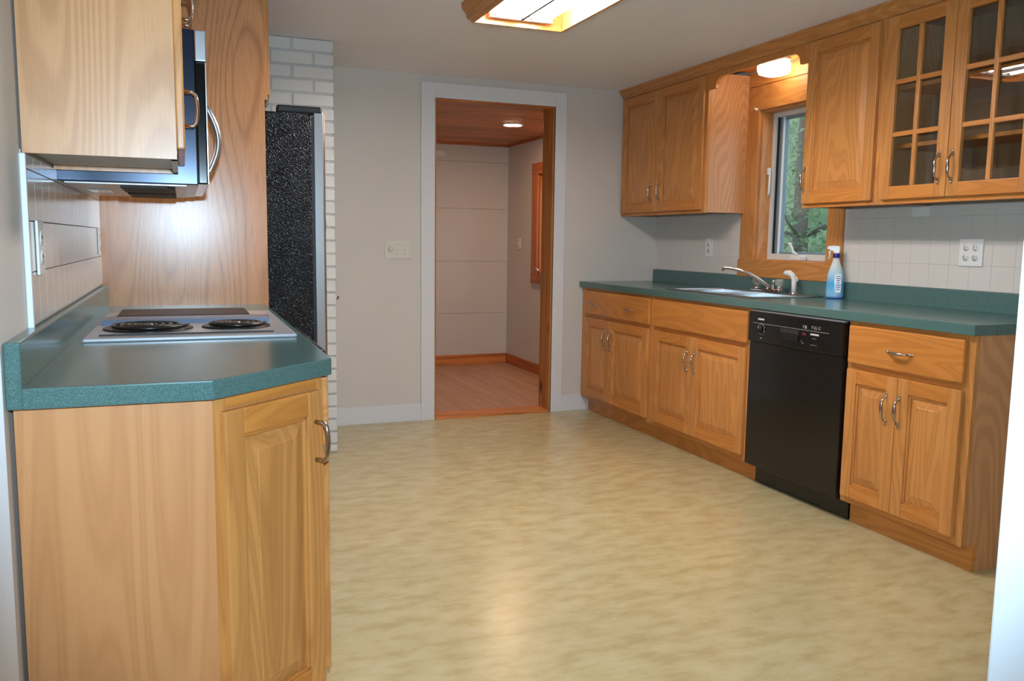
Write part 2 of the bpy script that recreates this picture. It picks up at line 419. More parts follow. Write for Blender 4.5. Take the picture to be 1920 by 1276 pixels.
sa = MB().box(X0+.03, X0+.06, a, a+.05, c, d, 'vinylgrey', .004).box(X0+.03, X0+.06, b-.05, b, c, d, 'vinylgrey', .004).box(X0+.03, X0+.06, a+.05, b-.05, c, c+.012, 'vinylgrey', .003).box(X0+.03, X0+.06, a+.05, b-.05, d-.014, d, 'vinylgrey', .003)
sa.box(X0+.018, X0+.03, b-.007, b, c, d, 'dark').box(X0+.02, X0+.032, b-.05, b-.042, c, d, 'vinylwin')
sa.obj('sash', w1, label='grey blue casement sash')
MB().box(X0+.044, X0+.05, a+.05, b-.05, c+.012, d-.014, 'glass').obj('pane', w1)
ck = MB().box(XR+.004, XR+.05, 3.80, 3.885, WZ0+.0142, WZ0+.042, 'white', .006)
ck.tube([(X0-.02, 3.875, WZ0+.045), (X0-.045, 3.885, WZ0+.062), (X0-.05, 3.89, WZ0+.088), (X0-.055, 3.90, WZ0+.10)], [.008, .008, .007, .007], 'white').ball((X0-.055, 3.9, WZ0+.104), .011, 'white')
ck.obj('crank_handle', w1, label='white window crank')
MB().tube([(XR+.055, WY1-.02, 1.47), (XR+.05, WY1-.032, 1.5), (XR+.05, WY1-.034, 1.6)], [.005, .007, .006], 'white').box(XR+.04, XR+.062, WY1-.03, WY1-.016, 1.595, 1.635, 'white', .003).obj('sash_lock', w1)
MB().tube([(XR-.018, 4.205, 1.972), (XR-.035, 4.205, 1.972), (XR-.038, 4.205, 1.982)], .004, 'white').ball((XR-.024, 4.205, 1.972), .009, 'white').obj('curtain_hook', w1)

# ---- tiles on both side walls
def tiles(par, side, x, ya, yb, z0, z1, s=.1075, j=.0022):
    th = .006 if side > 0 else -.006
    cache = {}
    k = 0; yy = ya
    while yy < yb-.004:
        ye = min(yy+s, yb); zz = z0
        while zz < z1-.004:
            ze = min(zz+s, z1); key = (round(ye-yy, 4), round(ze-zz, 4))
            if key not in cache:
                cache[key] = MB().box(min(0, th), max(0, th), 0, key[0]-j, 0, key[1]-j, 'tile', .0006).mesh('tile')
            link('tile', cache[key], par, (x, yy, zz)); zz += s
        yy += s
MB().box(XL, XL+.0025, 2.0, 3.67, .99, 1.36, 'grout').obj('grout', wl)
tiles(wl, 1, XL+.0024, 2.006, 3.67, 1.001, 1.355)
MB().box(XL, XL+.012, 1.988, 2.0, .99, 1.352, 'trim', .003).obj('tile_edge', wl, label='bright white tile edge strip')
MB().box(XR-.0025, XR, 2.16, 3.456, .99, 1.37, 'grout').box(XR-.0025, XR, 4.324, YB, .99, 1.37, 'grout').obj('grout', wr)
tiles(wr, -1, XR-.0024, 2.16, 3.456, 1.0, 1.37, j=.0007)
tiles(wr, -1, XR-.0024, 4.326, YB-.001, 1.0, 1.37, j=.0007)

# ------------------------------------------------------------------ chimney
CX, CY = .775, 4.655
ch = thing('brick_chimney', 'white painted brick chimney standing behind the black refrigerator', 'chimney', (0, 0, 0))
MB().box(XL+.002, CX-.006, CY+.006, YB-.001, 0.0, H-.002, 'mortar').obj('core', ch)
bl, bh, jj = .209, .058, .0125
rows = int(H/(bh+jj))+1
bc = {}
def brick(x0, x1, y0, y1, z0, z1):
    key = tuple(round(v, 3) for v in (x1-x0, y1-y0, z1-z0))
    if key not in bc: bc[key] = MB().box(0, key[0], 0, key[1], 0, key[2], 'brick', .003).mesh('brick')
    link('brick', bc[key], ch, (x0+random.uniform(-.0008, .0008), y0+random.uniform(-.0012, .0008), z0))
ztop = H-.003; pitch = bh+jj
sidem = MB()
for r in range(rows+1):
    z1 = ztop-r*pitch; z0 = z1-bh
    if z1 <= .01: break
    z0 = max(z0, .004)
    x1 = CX; first = bl if r % 2 == 0 else .0985
    dep = .1 if r % 2 == 0 else bl
    brick(x1-first, x1, CY, CY+dep, z0, z1)
    # side face of the chimney
    ys = CY+dep+jj
    while ys < YB-.03:
        ye = min(ys+bl, YB-.002); sidem.box(CX-.06, CX, ys, ye, z0, z1, 'brick'); ys = ye+jj
    xx = x1-first-jj
    while xx > XL+.04:
        xa = max(xx-bl, XL+.004)
        brick(xa, xx, CY, CY+.09, z0, z1); xx = xa-jj
so = sidem.obj('side_bricks', ch); so['kind'] = 'stuff'
tag(MB().tube([(CX+.001, CY+.02, .86), (CX+.014, CY+.02, .86), (CX+.018, CY+.02, .872)], .004, 'dark').ball((CX+.004, CY+.02, .86), .009, 'nickel').obj('wall_hook'), 'tiny dark hook on the right edge of the brick chimney', 'hook')

# ------------------------------------------------------------------ cabinet kit (local frame: x along face, y into the cabinet, z up)
def arc_pull():
    m = MB(); pts = []
    L = .098
    for k in range(11):
        t = k/10; pts.append((0, -.006-.019*min(1, math.sin(PI*t)*1.6)**.7, -L/2+L*t))
    rr = [.0038+.0034*math.sin(PI*k/10)**2 for k in range(11)]
    m.tube(pts, rr, 'nickel', 8)
    for s in (-1, 1):
        m.tube([(0, 0, s*L/2), (0, -.012, s*L/2)], [.006, .004], 'nickel', 8); m.ball((0, -.003, s*L/2), .0085, 'nickel', (1, .5, 1), 1)
        m.ball((0, -.003, s*(L/2+.012)), .0055, 'nickel', (1, .5, 1.4), 1)
    return m.mesh('handle')
def bar_pull():
    m = MB(); L = .088
    pts = [(0, 0, -L/2), (0, -.022, -L/2), (0, -.031, -L/2+.008)]+[(0, -.031-.004*math.sin(PI*k/6), -L/2+.008+(L-.016)*k/6) for k in range(1, 6)]+[(0, -.031, L/2-.008), (0, -.022, L/2), (0, 0, L/2)]
    m.tube(pts, [.0055]*len(pts), 'nickel', 10); return m.mesh('handle')
PULL, BAR = arc_pull(), bar_pull()
def raised(m, x0, x1, z0, z1, yb, mat, slope=.035):
    """raised panel: recessed edge, sloped bevel, raised field"""
    y_edge, y_step, y_top = yb+.012, yb+.009, yb+.002
    def ring(i, y): return [(x0+i, y, z0+i), (x1-i, y, z0+i), (x1-i, y, z1-i), (x0+i, y, z1-i)]
    rs = [ring(0, y_edge), ring(.004, y_edge), ring(slope*.9, y_step-.0045), ring(slope, y_top+.002), ring(slope+.003, y_top)]
    V = [[m.bm.verts.new(p) for p in r] for r in rs]; i = m.mi(mat)
    for A, B in zip(V, V[1:]):
        for j in range(4): f = m.bm.faces.new((A[j], A[(j+1) % 4], B[(j+1) % 4], B[j])); f.material_index = i
    f = m.bm.faces.new(V[-1]); f.material_index = i
def handle(par, mesh, x, y, z, horiz=False):
    return link('handle', mesh, par, (x, y, z), (0, PI/2, 0) if horiz else None)
def door(par, x0, x1, z0, z1, pull=None, pm=None, sw=.055, rw=.058, t=.02, y=0.0):
    d = MB(); b = .004
    d.box(x0, x0+sw, y-t, y, z0, z1, 'oak_v', b).box(x1-sw, x1, y-t, y, z0, z1, 'oak_v', b)
    d.box(x0+sw-.001, x1-sw+.001, y-t+.0006, y, z0, z0+rw, 'oak_h', b).box(x0+sw-.001, x1-sw+.001, y-t+.0006, y, z1-rw, z1, 'oak_h', b)
    # moulded inner edge
    for (a, c, e, f) in ((x0+sw, x0+sw+.008, z0+rw, z1-rw), (x1-sw-.008, x1-sw, z0+rw, z1-rw)):
        d.box(a, c, y-t+.006, y, e, f, 'oak_v', .002)
    for (e, f) in ((z0+rw, z0+rw+.008), (z1-rw-.008, z1-rw)):
        d.box(x0+sw, x1-sw, y-t+.006, y, e, f, 'oak_h', .002)
    do = d.obj('door', par)
    p = MB(); raised(p, x0+sw+.004, x1-sw-.004, z0+rw+.004, z1-rw-.004, y-t+.001, 'oak_v')
    p.obj('raised_panel', do)
    if pull: handle(do, pm or PULL, pull[0], y-t, pull[1])
    return do
def drawer(par, x0, x1, z0, z1, pulls=(), t=.02, name='drawer'):
    d = MB().box(x0, x1, -t, 0, z0, z1, 'oak_h', .006).obj(name, par)
    for px, pz in pulls: handle(d, PULL, px, -t, pz, True)
    return d
def frame(par, x0, x1, z0, z1, openings, t=.019, mat='oak_v', extra=()):
    """face frame with rectangular openings joined from stiles and rails"""
    m = MB()
    for a in extra: m.box(*a)
    for (a, b, c, d, mt) in openings: m.box(a, b, 0, t, c, d, mt, .0012)
    return m.obj('face_frame', par)

def right(y_start, name, label, cat, x=2.605):          # thing whose local x=0 is at world y=y_start, running toward the camera
    return thing(name, label, cat, (x, y_start, 0), -PI/2)
FX = 2.605; DEP = XR-FX-.004
# --- base cabinet with two drawer pulls, against the back wall
def base_right(y1, y0, label, drawer_pulls, dr, ds, gap, pulls, end=False, dname='drawer', toe_end=0.0):
    W = y1-y0; t = right(y1, 'base_cabinet', label, 'cabinet', FX)
    frame(t, 0, W, .1, .876, [(0, .045, .1, .876, 'oak_v'), (W-.045, W, .1, .876, 'oak_v'), (.045, W-.045, .84, .876, 'oak_h'), (.045, W-.045, .675, .715, 'oak_h'), (.045, W-.045, .1, .14, 'oak_h'), (gap-.02, gap+.02, .14, .675, 'oak_v')])
    we = W-(.013 if end else .001)
    c = MB().box(.001, .016, .0195, DEP, .1, .872, 'oak_in').box(we-.015, we, .0195, DEP, .1, .872, 'oak_in').box(.016, we-.015, .0195, DEP, .1, .115, 'oak_in').box(.016, we-.015, DEP-.008, DEP, .115, .872, 'oak_in')
    c.obj('carcass', t)
    MB().box(0, W-toe_end, .06, .075, 0, .1, 'oak_h').obj('toe_kick', t)
    if end:
        e = MB().prism([(.0192, .1), (.0192, .875), (DEP, .875), (DEP, 0), (.0755, 0), (.0755, .1)], W-.012, W, 'oak_side', 0, 'yz')
        e.obj('side_panel', t)
    drawer(t, dr[0], dr[1], .70, .858, drawer_pulls, name=dname)
    door(t, ds[0], gap-.0015, .13, .675, pulls[0]); door(t, gap+.0015, ds[1], .13, .675, pulls[1])
    return t
y1 = 5.318
base_right(y1, 4.36, 'oak base cabinet against the back wall, its one drawer with two pulls', [(y1-5.11, .772), (y1-4.62, .772)], (y1-5.245, y1-4.38), (y1-5.245, y1-4.39), y1-4.878, [((y1-4.93), .545), ((y1-4.845), .545)])
y1 = 4.359
base_right(y1, 3.411, 'wide oak sink base cabinet with a plain false drawer front, left of the dishwasher', [], (y1-4.333, y1-3.433), (y1-4.32, y1-3.44), y1-3.905, [((y1-3.947), .54), ((y1-3.875), .54)], dname='false_front')
y1 = 2.764
base_right(y1, 2.155, 'oak base cabinet with one drawer right of the dishwasher, showing its side panel', [(y1-2.473, .772)], (y1-2.748, y1-2.187), (y1-2.748, y1-2.187), y1-2.477, [(y1-2.525, .545), (y1-2.46, .545)], end=True)

# --- dishwasher
y1 = 3.409; Wd = y1-2.767
dw = right(y1, 'dishwasher', 'black built-in dishwasher with printed controls between the oak cabinets', 'dishwasher', 2.60)
MB().box(.004, Wd-.004, .0, .56, .1, .868, 'blackm').obj('body', dw)
MB().box(.003, Wd-.003, -.014, .0, .105, .717, 'black', .004).obj('door', dw)
cp = MB().box(0, Wd, -.024, 0, .719, .862, 'black', .005).obj('control_panel', dw)
MB().box(.002, Wd-.002, .058, .07, .004, .118, 'black', .002).obj('kick_plate', dw)
MB().box(.01, Wd-.01, -.012, .02, .864, .872, 'greyline').obj('top_trim', dw)
yy = -.0246
k = MB().lathe([(.019, 0), (.019, -.012), (.016, -.016), (0.0001, -.016)], 'blackm', 24, (y1-3.31, -.024, .783), axis='y')
k.box(y1-3.312, y1-3.308, -.042, -.04, .785, .799, 'greyline'); k.obj('knob', cp)
ln = MB().box(y1-3.372, y1-2.855, yy, yy+.001, .8085, .8105, 'greyline')
ln.box(y1-3.335, y1-3.29, yy, yy+.001, .826, .834, 'white')
for kx in range(4): ln.box(y1-3.335+kx*.0125+.009, y1-3.335+kx*.0125+.0108, yy-.0003, yy, .826, .834, 'black')
for a in range(10):
    an = 2*PI*a/10+.3; ln.box(-.003, .003, yy, yy+.001, -.0012, .0012, 'greyline', M=Matrix.Translation((y1-3.31+.03*math.cos(an), 0, .783+.03*math.sin(an))) @ Matrix.Rotation(-an, 4, 'Y'))
ring = [(y1-3.31+.023*math.cos(2*PI*a/24), yy, .783+.023*math.sin(2*PI*a/24)) for a in range(25)]
ln.tube(ring, .0011, 'greyline', 5, cap=False)
ln.box(y1-3.316, y1-3.304, yy, yy+.001, .737, .742, 'greyline')
for (a, b, c, d) in ((3.022, 3.008, .828, .830), (3.018, 3.014, .816, .83), (3.006, 2.994, .816, .83), (2.965, 2.95, .822, .824), (2.962, 2.953, .828, .832), (2.945, 2.93, .829, .831), (2.944, 2.94, .817, .831), (2.935, 2.93, .817, .824), (2.92, 2.916, .819, .831), (2.914, 2.904, .82, .822), (2.912, 2.904, .829, .831), (3.02, 3.008, .748, .75), (3.024, 3.022, .752, .762), (2.965, 2.925, .747, .749), (2.955, 2.93, .776, .7775)):
    ln.box(y1-a, y1-b, yy, yy+.001, c, d, 'greyline')
ln.box(y1-2.968, y1-2.915, yy, yy+.001, .791, .799, 'white')
for kx in range(5): ln.box(y1-2.968+kx*.01+.008, y1-2.968+kx*.01+.0096, yy-.0003, yy, .791, .799, 'black')
ln.box(y1-3.02, y1-2.998, yy, yy+.001, .786, .797, 'red')
ln.obj('printed_marks', cp)
MB().box(y1-3.17, y1-3.045, -.0255, -.02, .782, .803, 'dark', .001).box(y1-3.17, y1-3.045, -.03, -.02, .752, .78, 'blackm', .004).obj('latch_handle', cp)

# --- right countertop with sink cut-out
CF = 2.579
SX0, SX1, SY0, SY1 = 2.668, 3.128, 3.52, 4.33
ct = thing('countertop', 'long dark green laminate countertop along the window wall, over the dishwasher', 'countertop', (0, 0, 0))
m = MB(); z0, z1 = .876, .915
o_ = MB()
o_.prism([(CF, 2.145), (SX0+.02, 2.145), (SX0+.02, YB-.001), (CF, YB-.001)], z0, z1, 'green', .004)
o_.box(SX0+.019, XR-.02, 2.145, SY0+.02, z0+.0002, z1-.0003, 'green').box(SX0+.019, XR-.02, SY1-.02, YB-.001, z0+.0002, z1-.0003, 'green').box(SX1-.02, XR-.02, SY0+.02, SY1-.02, z0+.0002, z1-.0003, 'green')
o_.obj('worktop', ct)
MB().box(XR-.024, XR-.003, 2.145, YB-.001, z0, .998, 'green', .003).obj('backsplash', ct)

# --- sink
sk = thing('kitchen_sink', 'double bowl stainless steel sink set into the right green countertop', 'sink', ((SX0+SX1)/2, (SY0+SY1)/2, .915))
cx_, cy_ = (SX0+SX1)/2, (SY0+SY1)/2
def L_(x, y): return x-cx_, y-cy_
rim = MB(); zr = .006
bx0, bx1 = SX0+.03, SX1-.075
bowls = [(SY0+.03, cy_-.015), (cy_+.015, SY1-.03)]
def rb(a, b, c, d): rim.box(a-cx_, b-cx_, c-cy_, d-cy_, 0, zr, 'steel', .0025)
rb(SX0, SX1, SY0, SY0+.031); rb(SX0, SX1, SY1-.031, SY1); rb(SX0, bx0+.001, SY0+.03, SY1-.03); rb(bx1-.001, SX1, SY0+.03, SY1-.03); rb(bx0, bx1, cy_-.0155, cy_+.0155)
rim.obj('rim', sk)
for a, b in bowls:
    bm_ = MB(); P = []
    for (i, z) in ((0, .0055), (.004, 0), (.008, -.14), (.03, -.165), (.06, -.17)):
        P.append([(bx0+i-cx_, a+i-cy_, z), (bx1-i-cx_, a+i-cy_, z), (bx1-i-cx_, b-i-cy_, z), (bx0+i-cx_, b-i-cy_, z)])
    V = [[bm_.bm.verts.new(p) for p in r] for r in P]; im = bm_.mi('steel')
    for A, B in zip(V, V[1:]):
        for j in range(4): f = bm_.bm.faces.new((A[j], A[(j+1) % 4], B[(j+1) % 4], B[j])); f.smooth = False
    bm_.bm.faces.new(V[-1])
    bo = bm_.obj('bowl', sk)
    MB().lathe([(.045, -.1695), (.04, -.166), (.03, -.168), (.0001, -.168)], 'chrome', 24, ((bx0+bx1)/2-cx_, (a+b)/2-cy_, 0)).obj('drain', bo)
# --- faucet
FY, FXc = 3.93, 3.09
fa = thing('faucet', 'chrome two-handle kitchen faucet with clear knobs behind the sink', 'faucet', (FXc, FY, .921))
MB().box(-.026, .026, -.125, .125, 0, .014, 'chrome', .006).obj('base', fa)
tip = Vector((2.915, 4.10, 1.052))-Vector((FXc, FY, .921))
pts = [(0, 0, .01), (0, 0, .03)]
for k in range(1, 11):
    t = k/10; pts.append((tip.x*t, tip.y*t, .03+(tip.z-.03)*(1-(1-t)**1.9)))
pts.append((tip.x*1.03, tip.y*1.03, tip.z-.004)); pts.append((tip.x*1.04, tip.y*1.04, tip.z-.02))
MB().tube(pts, [.016, .013]+[.0105-.0025*k/10 for k in range(10)]+[.009, .0095], 'chrome', 12).obj('spout', fa)
MB().lathe([(.014, .014), (.012, .03), (.008, .05), (.011, .056), (.007, .066), (.0001, .068)], 'chrome', 16, (.015, -.03, 0)).obj('lift_rod', fa)
for s in (-1, 1):
    hb = MB().lathe([(.024, .012), (.02, .02), (.013, .026), (.011, .034)], 'chrome', 20, (0, s*.1, 0)).obj('valve', fa)
    kb = MB(); prof = [(.012, .034), (.022, .04), (.027, .052), (.026, .066), (.018, .074), (.0001, .075)]
    kb.lathe(prof, 'acrylic', 12, (0, s*.1, 0), smooth=False); kb.obj('knob', hb, label='clear acrylic knob')
sp = thing('side_sprayer', 'white side sprayer standing right of the faucet', 'sprayer', (3.09, 3.71, .921))
MB().lathe([(.024, 0), (.02, .008), (.016, .012)], 'chrome', 20).obj('escutcheon', sp)
MB().tube([(0, 0, .012), (0, 0, .05), (0, .002, .08), (-.004, .01, .1), (-.012, .026, .112), (-.022, .044, .112), (-.026, .05, .106)], [.012, .0135, .014, .015, .016, .015, .012], 'white', 14).obj('spray_head', sp)
MB().tube([(0, -.014, .095), (.002, -.02, .08), (.003, -.022, .068)], .004, 'white', 8).obj('trigger', sp)
# --- spray bottle
sb = thing('spray_bottle', 'blue and white trigger spray bottle on the countertop by the window', 'bottle', (3.118, 3.432, .9152), -.74)
MB().lathe([(.038, 0), (.042, .006), (.043, .03), (.042, .09), (.037, .13), (.03, .155), (.019, .185), (.0145, .205), (.0145, .213)], 'bottle', 28, sy=.72).obj('bottle', sb)
MB().box(.0, .03, -.0305, -.022, .03, .125, 'white', .002).obj('back_label', sb, label='pale printed label')
lb = sb.children[-1]
m = MB()
for k, wd in enumerate((.02, .024, .018, .014, .024, .02, .016)): m.box(.015-wd/2, .015+wd/2, -.0312, -.0304, .112-k*.011, .117-k*.011, 'navy')
m.obj('printed_lines', lb)
MB().lathe([(.017, .209), (.018, .212), (.018, .228), (.015, .231)], 'navy', 20).obj('collar', sb)
tr = MB().prism([(-.012, .23), (.012, .23), (.016, .25), (.014, .268), (-.02, .27), (-.045, .266), (-.047, .252), (-.03, .248), (-.014, .244)], -.011, .011, 'white', .003, 'xz')
tr.obj('trigger_head', sb)
MB().tube([(-.026, 0, .25), (-.034, 0, .235), (-.032, 0, .214), (-.038, 0, .2)], [.005, .005, .004, .004], 'white', 8).obj('trigger', sb)

# ------------------------------------------------------------------ upper cabinets on the right
UF = 2.89; UD = XR-UF-.003; UZ0, UZ1 = 1.368, 2.178
def upper(y1, y0, label, gap, ds, pulls, glass=False, sideend=False, name='wall_cabinet'):
    W = y1-y0; t = right(y1, name, label, 'cabinet', UF)
    fo = [(0, .04, UZ0, UZ1, 'oak_v'), (W-.04, W, UZ0, UZ1, 'oak_v'), (.04, W-.04, UZ0, UZ0+.035, 'oak_h'), (.04, W-.04, UZ1-.035, UZ1, 'oak_h')]
    if gap and not glass: fo.append((gap-.025, gap+.025, UZ0+.035, UZ1-.035, 'oak_v'))
    frame(t, 0, W, UZ0, UZ1, fo)
    c = MB(); i = .018
    c.box(.0, i, .019, UD, UZ0+.004, UZ1, 'oak_side').box(W-i, W, .019, UD, UZ0+.004, UZ1, 'oak_side')
    c.box(i, W-i, .019, UD, UZ0+.012, UZ0+.026, 'oak_in').box(i, W-i, .019, UD, UZ1-.016, UZ1, 'oak_in').box(i, W-i, UD-.008, UD, UZ0+.026, UZ1-.016, 'oak_in')
    if not glass: c.box(i, W-i, .019, .025, UZ0+.03, UZ1-.02, 'oak_in')
    c.obj('carcass', t)
    return t, W
Z0d, Z1d = 1.388, 2.162
y1 = 5.318
t, W = upper(y1, 4.292, 'two-door oak wall cabinet in the far corner, left of the window', y1-4.82, None, None)
door(t, y1-5.295, y1-4.822, Z0d, Z1d, (y1-4.878, 1.512)); door(t, y1-4.818, y1-4.315, Z0d, Z1d, (y1-4.775, 1.512))
y1 = 3.443
t, W = upper(y1, 2.952, 'single-door oak wall cabinet between the window and the glass doors', None, None, None)
door(t, y1-3.428, y1-2.975, Z0d, Z1d, (y1-3.41, 1.505))
y1 = 2.951
t, W = upper(y1, 2.165, 'oak wall cabinet with two glass doors of six panes', y1-2.575, None, None, glass=True, name='glass_cabinet')
for sz in (1.62, 1.87): MB().box(.019, W-.019, .05, UD-.009, sz-.009, sz+.009, 'oak_h', .002).obj('shelf', t)
def gdoor(par, x0, x1, z0, z1, px):
    d = MB(); b = .004; sw = .055; tt = .02
    d.box(x0, x0+sw, -tt, 0, z0, z1, 'oak_v', b).box(x1-sw, x1, -tt, 0, z0, z1, 'oak_v', b)
    d.box(x0+sw-.001, x1-sw+.001, -tt+.0006, 0, z0, z0+.056, 'oak_h', b).box(x0+sw-.001, x1-sw+.001, -tt+.0006, 0, z1-.058, z1, 'oak_h', b)
    do = d.obj('door', par)
    xa, xb, za, zb = x0+sw, x1-sw, z0+.056, z1-.058
    mu = MB(); xm = (xa+xb)/2; hm = [za+(zb-za)*k/3 for k in (1, 2)]
    mu.box(xm-.01, xm+.01, -tt+.002, -.004, za, zb, 'oak_v', .003)
    for z in hm: mu.box(xa, xb, -tt+.003, -.004, z-.01, z+.01, 'oak_h', .003)
    mu.obj('muntins', do)
    zz = [za]+hm+[zb]
    for c in ((xa, xm), (xm, xb)):
        for k in range(3): MB().box(c[0]+.002, c[1]-.002, -.0065, -.0035, zz[k]+.002, zz[k+1]-.002, 'glass').obj('pane', do)
    handle(do, PULL, px, -tt, 1.505)
gdoor(t, y1-2.925, y1-2.5765, Z0d, Z1d, y1-2.612); gdoor(t, y1-2.5735, y1-2.2, Z0d, Z1d, y1-2.548)
# valance and soffit board over the sink
v = []
ya, yb = 4.29, 3.445
def cap(y, s):
    out = [(y, 2.078), (y+s*-.065, 2.078), (y+s*-.065, 2.088)]
    for k in range(7):
        a = PI/2*k/6; out.append((y+s*(-.065-.055*(1-math.cos(a))), 2.088+.05*math.sin(a)))
    return out
pts = cap(ya, 1)+cap(yb, -1)[::-1]+[(yb, 2.178), (ya, 2.178)]
tag(MB().prism(pts, UF, UF+.019, 'oak_h', .001, 'yz').obj('valance'), 'scalloped oak valance board bridging the cabinets above the sink', 'valance')
tag(MB().box(UF+.02, XR-.02, 3.446, 4.289, 2.196, H-.001, 'oak_d').obj('soffit_board'), 'oak board lining the ceiling above the sink window', 'board')
# crown along all right uppers (mitred profile run along y)
prof = [(UF-.0008, H-.001), (UF-.04, H-.001), (UF-.038, H-.012), (UF-.03, H-.018), (UF-.022, H-.034), (UF-.01, H-.046), (UF-.006, H-.058), (UF-.0008, H-.058)]
tag(MB().prism(prof, 2.16, YB-.001, 'oak_d', 0, 'xz').obj('crown_molding'), 'long oak crown molding along the ceiling over the right wall cabinets', 'molding')
bpy.data.objects['crown_molding'].data.materials[0] = MAT['oak_d']
# sink light
sl = thing('sink_light', 'lit white drum lamp under the oak soffit above the sink', 'ceiling light', (3.045, 3.91, 2.195))
MB().lathe([(.085, 0), (.085, -.012), (.078, -.014)], 'white', 32).obj('mounting_plate', sl)
MB().lathe([(.078, -.013), (.088, -.03), (.088, -.06), (.08, -.08), (.05, -.09), (.0001, -.092)], 'dome', 32).obj('lamp_shade', sl)

# ------------------------------------------------------------------ outlets and switches
def plate(name, label, cat, loc, rz, w_, h_, kind):
    t = thing(name, label, cat, loc, rz)
    MB().box(-w_/2, w_/2, -.006, 0, -h_/2, h_/2, 'white' if kind != 'dim' else 'ivory', .002).obj('plate', t)
    def recept(x):
        for z in (-.021, .021):
            r = MB().lathe([(.0165, -.006), (.0165, -.0075), (.0001, -.0075)], 'white', 16, (x, 0, z), axis='y')
            r.box(x-.007, x-.0052, -.0082, -.007, z-.002, z+.008, 'dark').box(x+.0052, x+.007, -.0082, -.007, z-.002, z+.006, 'dark').box(x-.002, x+.002, -.0082, -.007, z-.011, z-.007, 'dark'); r.obj('socket', t)
    def togg(x, up=1):
        MB().box(x-.005, x+.005, -.008, -.005, -.012, .012, 'ivory').box(x-.0035, x+.0035, -.017, -.006, .001*up-.004, .001*up+.006, 'white', .001).obj('toggle', t)
        MB().ball((x, -.006, .03), .003, 'greyline', sub=1).ball((x, -.006, -.03), .003, 'greyline', sub=1).obj('screw', t)
    if kind == 'dup2': recept(-.023); recept(.023)
    if kind == 'dup1': recept(0)
    if kind == 'sw1': togg(0)
    if kind == 'blank': MB().ball((0, -.006, .03), .003, 'greyline', sub=1).ball((0, -.006, -.03), .003, 'greyline', sub=1).obj('screw', t)
    if kind == 'dim':
        MB().lathe([(.016, -.006), (.0155, -.02), (.013, -.023), (.0001, -.023)], 'ivory', 20, (-.046, 0, .003), axis='y').obj('dimmer_knob', t)
        togg(0); togg(.046, -1)
    return t
plate('switch_plate', 'wide white plate with a dimmer knob and two switches left of the doorway', 'switch', (1.283, YB-.0005, 1.125), 0, .166, .118, 'dim')
plate('electrical_outlet', 'double outlet plate on the tiled wall under the glass cabinet', 'outlet', (XR-.0095, 2.691, 1.163), -PI/2, .118, .118, 'dup2')
plate('electrical_outlet', 'single outlet plate on the tiled wall left of the kitchen window', 'outlet', (XR-.0095, 4.647, 1.163), -PI/2, .075, .118, 'dup1')
plate('electrical_outlet', 'bright white outlet plate on the left tiled wall nearest the camera', 'outlet', (XL+.0095, 2.118, 1.158), PI/2, .075, .118, 'dup1')
plate('electrical_outlet', 'small outlet plate on the left tiled wall next to the oak panel', 'outlet', (XL+.0095, 3.557, 1.166), PI/2, .075, .1, 'dup1')
plate('wall_switch', 'narrow white switch on the right wall of the room beyond', 'switch', (BX1-.0005, 7.38, 1.162), -PI/2, .07, .1, 'sw1')
plate('coat_hook_plate', 'small white hook plate high on the far wall beyond the doorway', 'hook', (2.245, BY-.0125, 1.99), 0, .12, .05, 'blank')
plate('junction_cover', 'small white cover plate just under the glass cabinet on the right wall', 'cover plate', (XR-.0095, 2.975, 1.345), -PI/2, .1, .045, 'blank')

# ------------------------------------------------------------------ ceiling light
LX0, LX1, LY0, LY1 = 1.222, 1.650, 2.40, 3.65
cl = thing('ceiling_light', 'fluorescent ceiling light in a brown wooden frame, upper middle of the room', 'ceiling light', ((LX0+LX1)/2, (LY0+LY1)/2, H))
cx_, cy_ = (LX0+LX1)/2, (LY0+LY1)/2; hx, hy = (LX1-LX0)/2, (LY1-LY0)/2
def crown(side):
    # profile (offset outward from inner bottom edge, z)
    pr = [(-.006, -.088), (.006, -.088), (.010, -.076), (.02, -.07), (.026, -.05), (.036, -.03), (.04, -.022), (.042, -.001), (-.006, -.001)]
    m = MB(); i = m.mi('oak_d' if side in 'LR' else 'oak_h'); ends = []
    for s in (-1, 1):
        r = []
        for o, z in pr:
            if side in 'LR':
                sg = -1 if side == 'L' else 1; r.append(m.bm.verts.new((sg*(hx+o), s*(hy+o), z)))
            else:
                sg = -1 if side == 'N' else 1; r.append(m.bm.verts.new((s*(hx+o), sg*(hy+o), z)))
        ends.append(r)
    n = len(pr)
    for k in range(n): m.bm.faces.new((ends[0][k], ends[0][(k+1) % n], ends[1][(k+1) % n], ends[1][k]))
    m.bm.faces.new(ends[0]); m.bm.faces.new(ends[1][::-1])
    return m.obj('frame_board', cl)
for s in 'LRNF': crown(s)
MB().box(-.155, .155, -hy+.02, hy-.02, -.014, -.001, 'white').prism([(-.02, -.014), (.02, -.014), (.005, -.045), (-.005, -.045)], -hy+.045, hy-.045, 'white', 0, 'xz').obj('reflector', cl)
MB().box(-.006, .006, -hy+.045, hy-.045, -.068, -.0452, 'dark').obj('spine', cl)
for s in (-1, 1):
    MB().box(-.15, .15, s*(hy-.03)-.012, s*(hy-.03)+.012, -.066, -.012, 'white', .003).obj('lamp_holder', cl)
for x in (-.12, -.05, .05, .12):
    MB().tube([(x, -hy+.04, -.046), (x, hy-.04, -.046)], .0135, 'tube', 16).obj('fluorescent_tube', cl)
    for s in (-1, 1): MB().tube([(x, s*(hy-.055), -.046), (x, s*(hy-.036), -.046)], .0145, 'steel', 14).obj('tube_cap', cl)
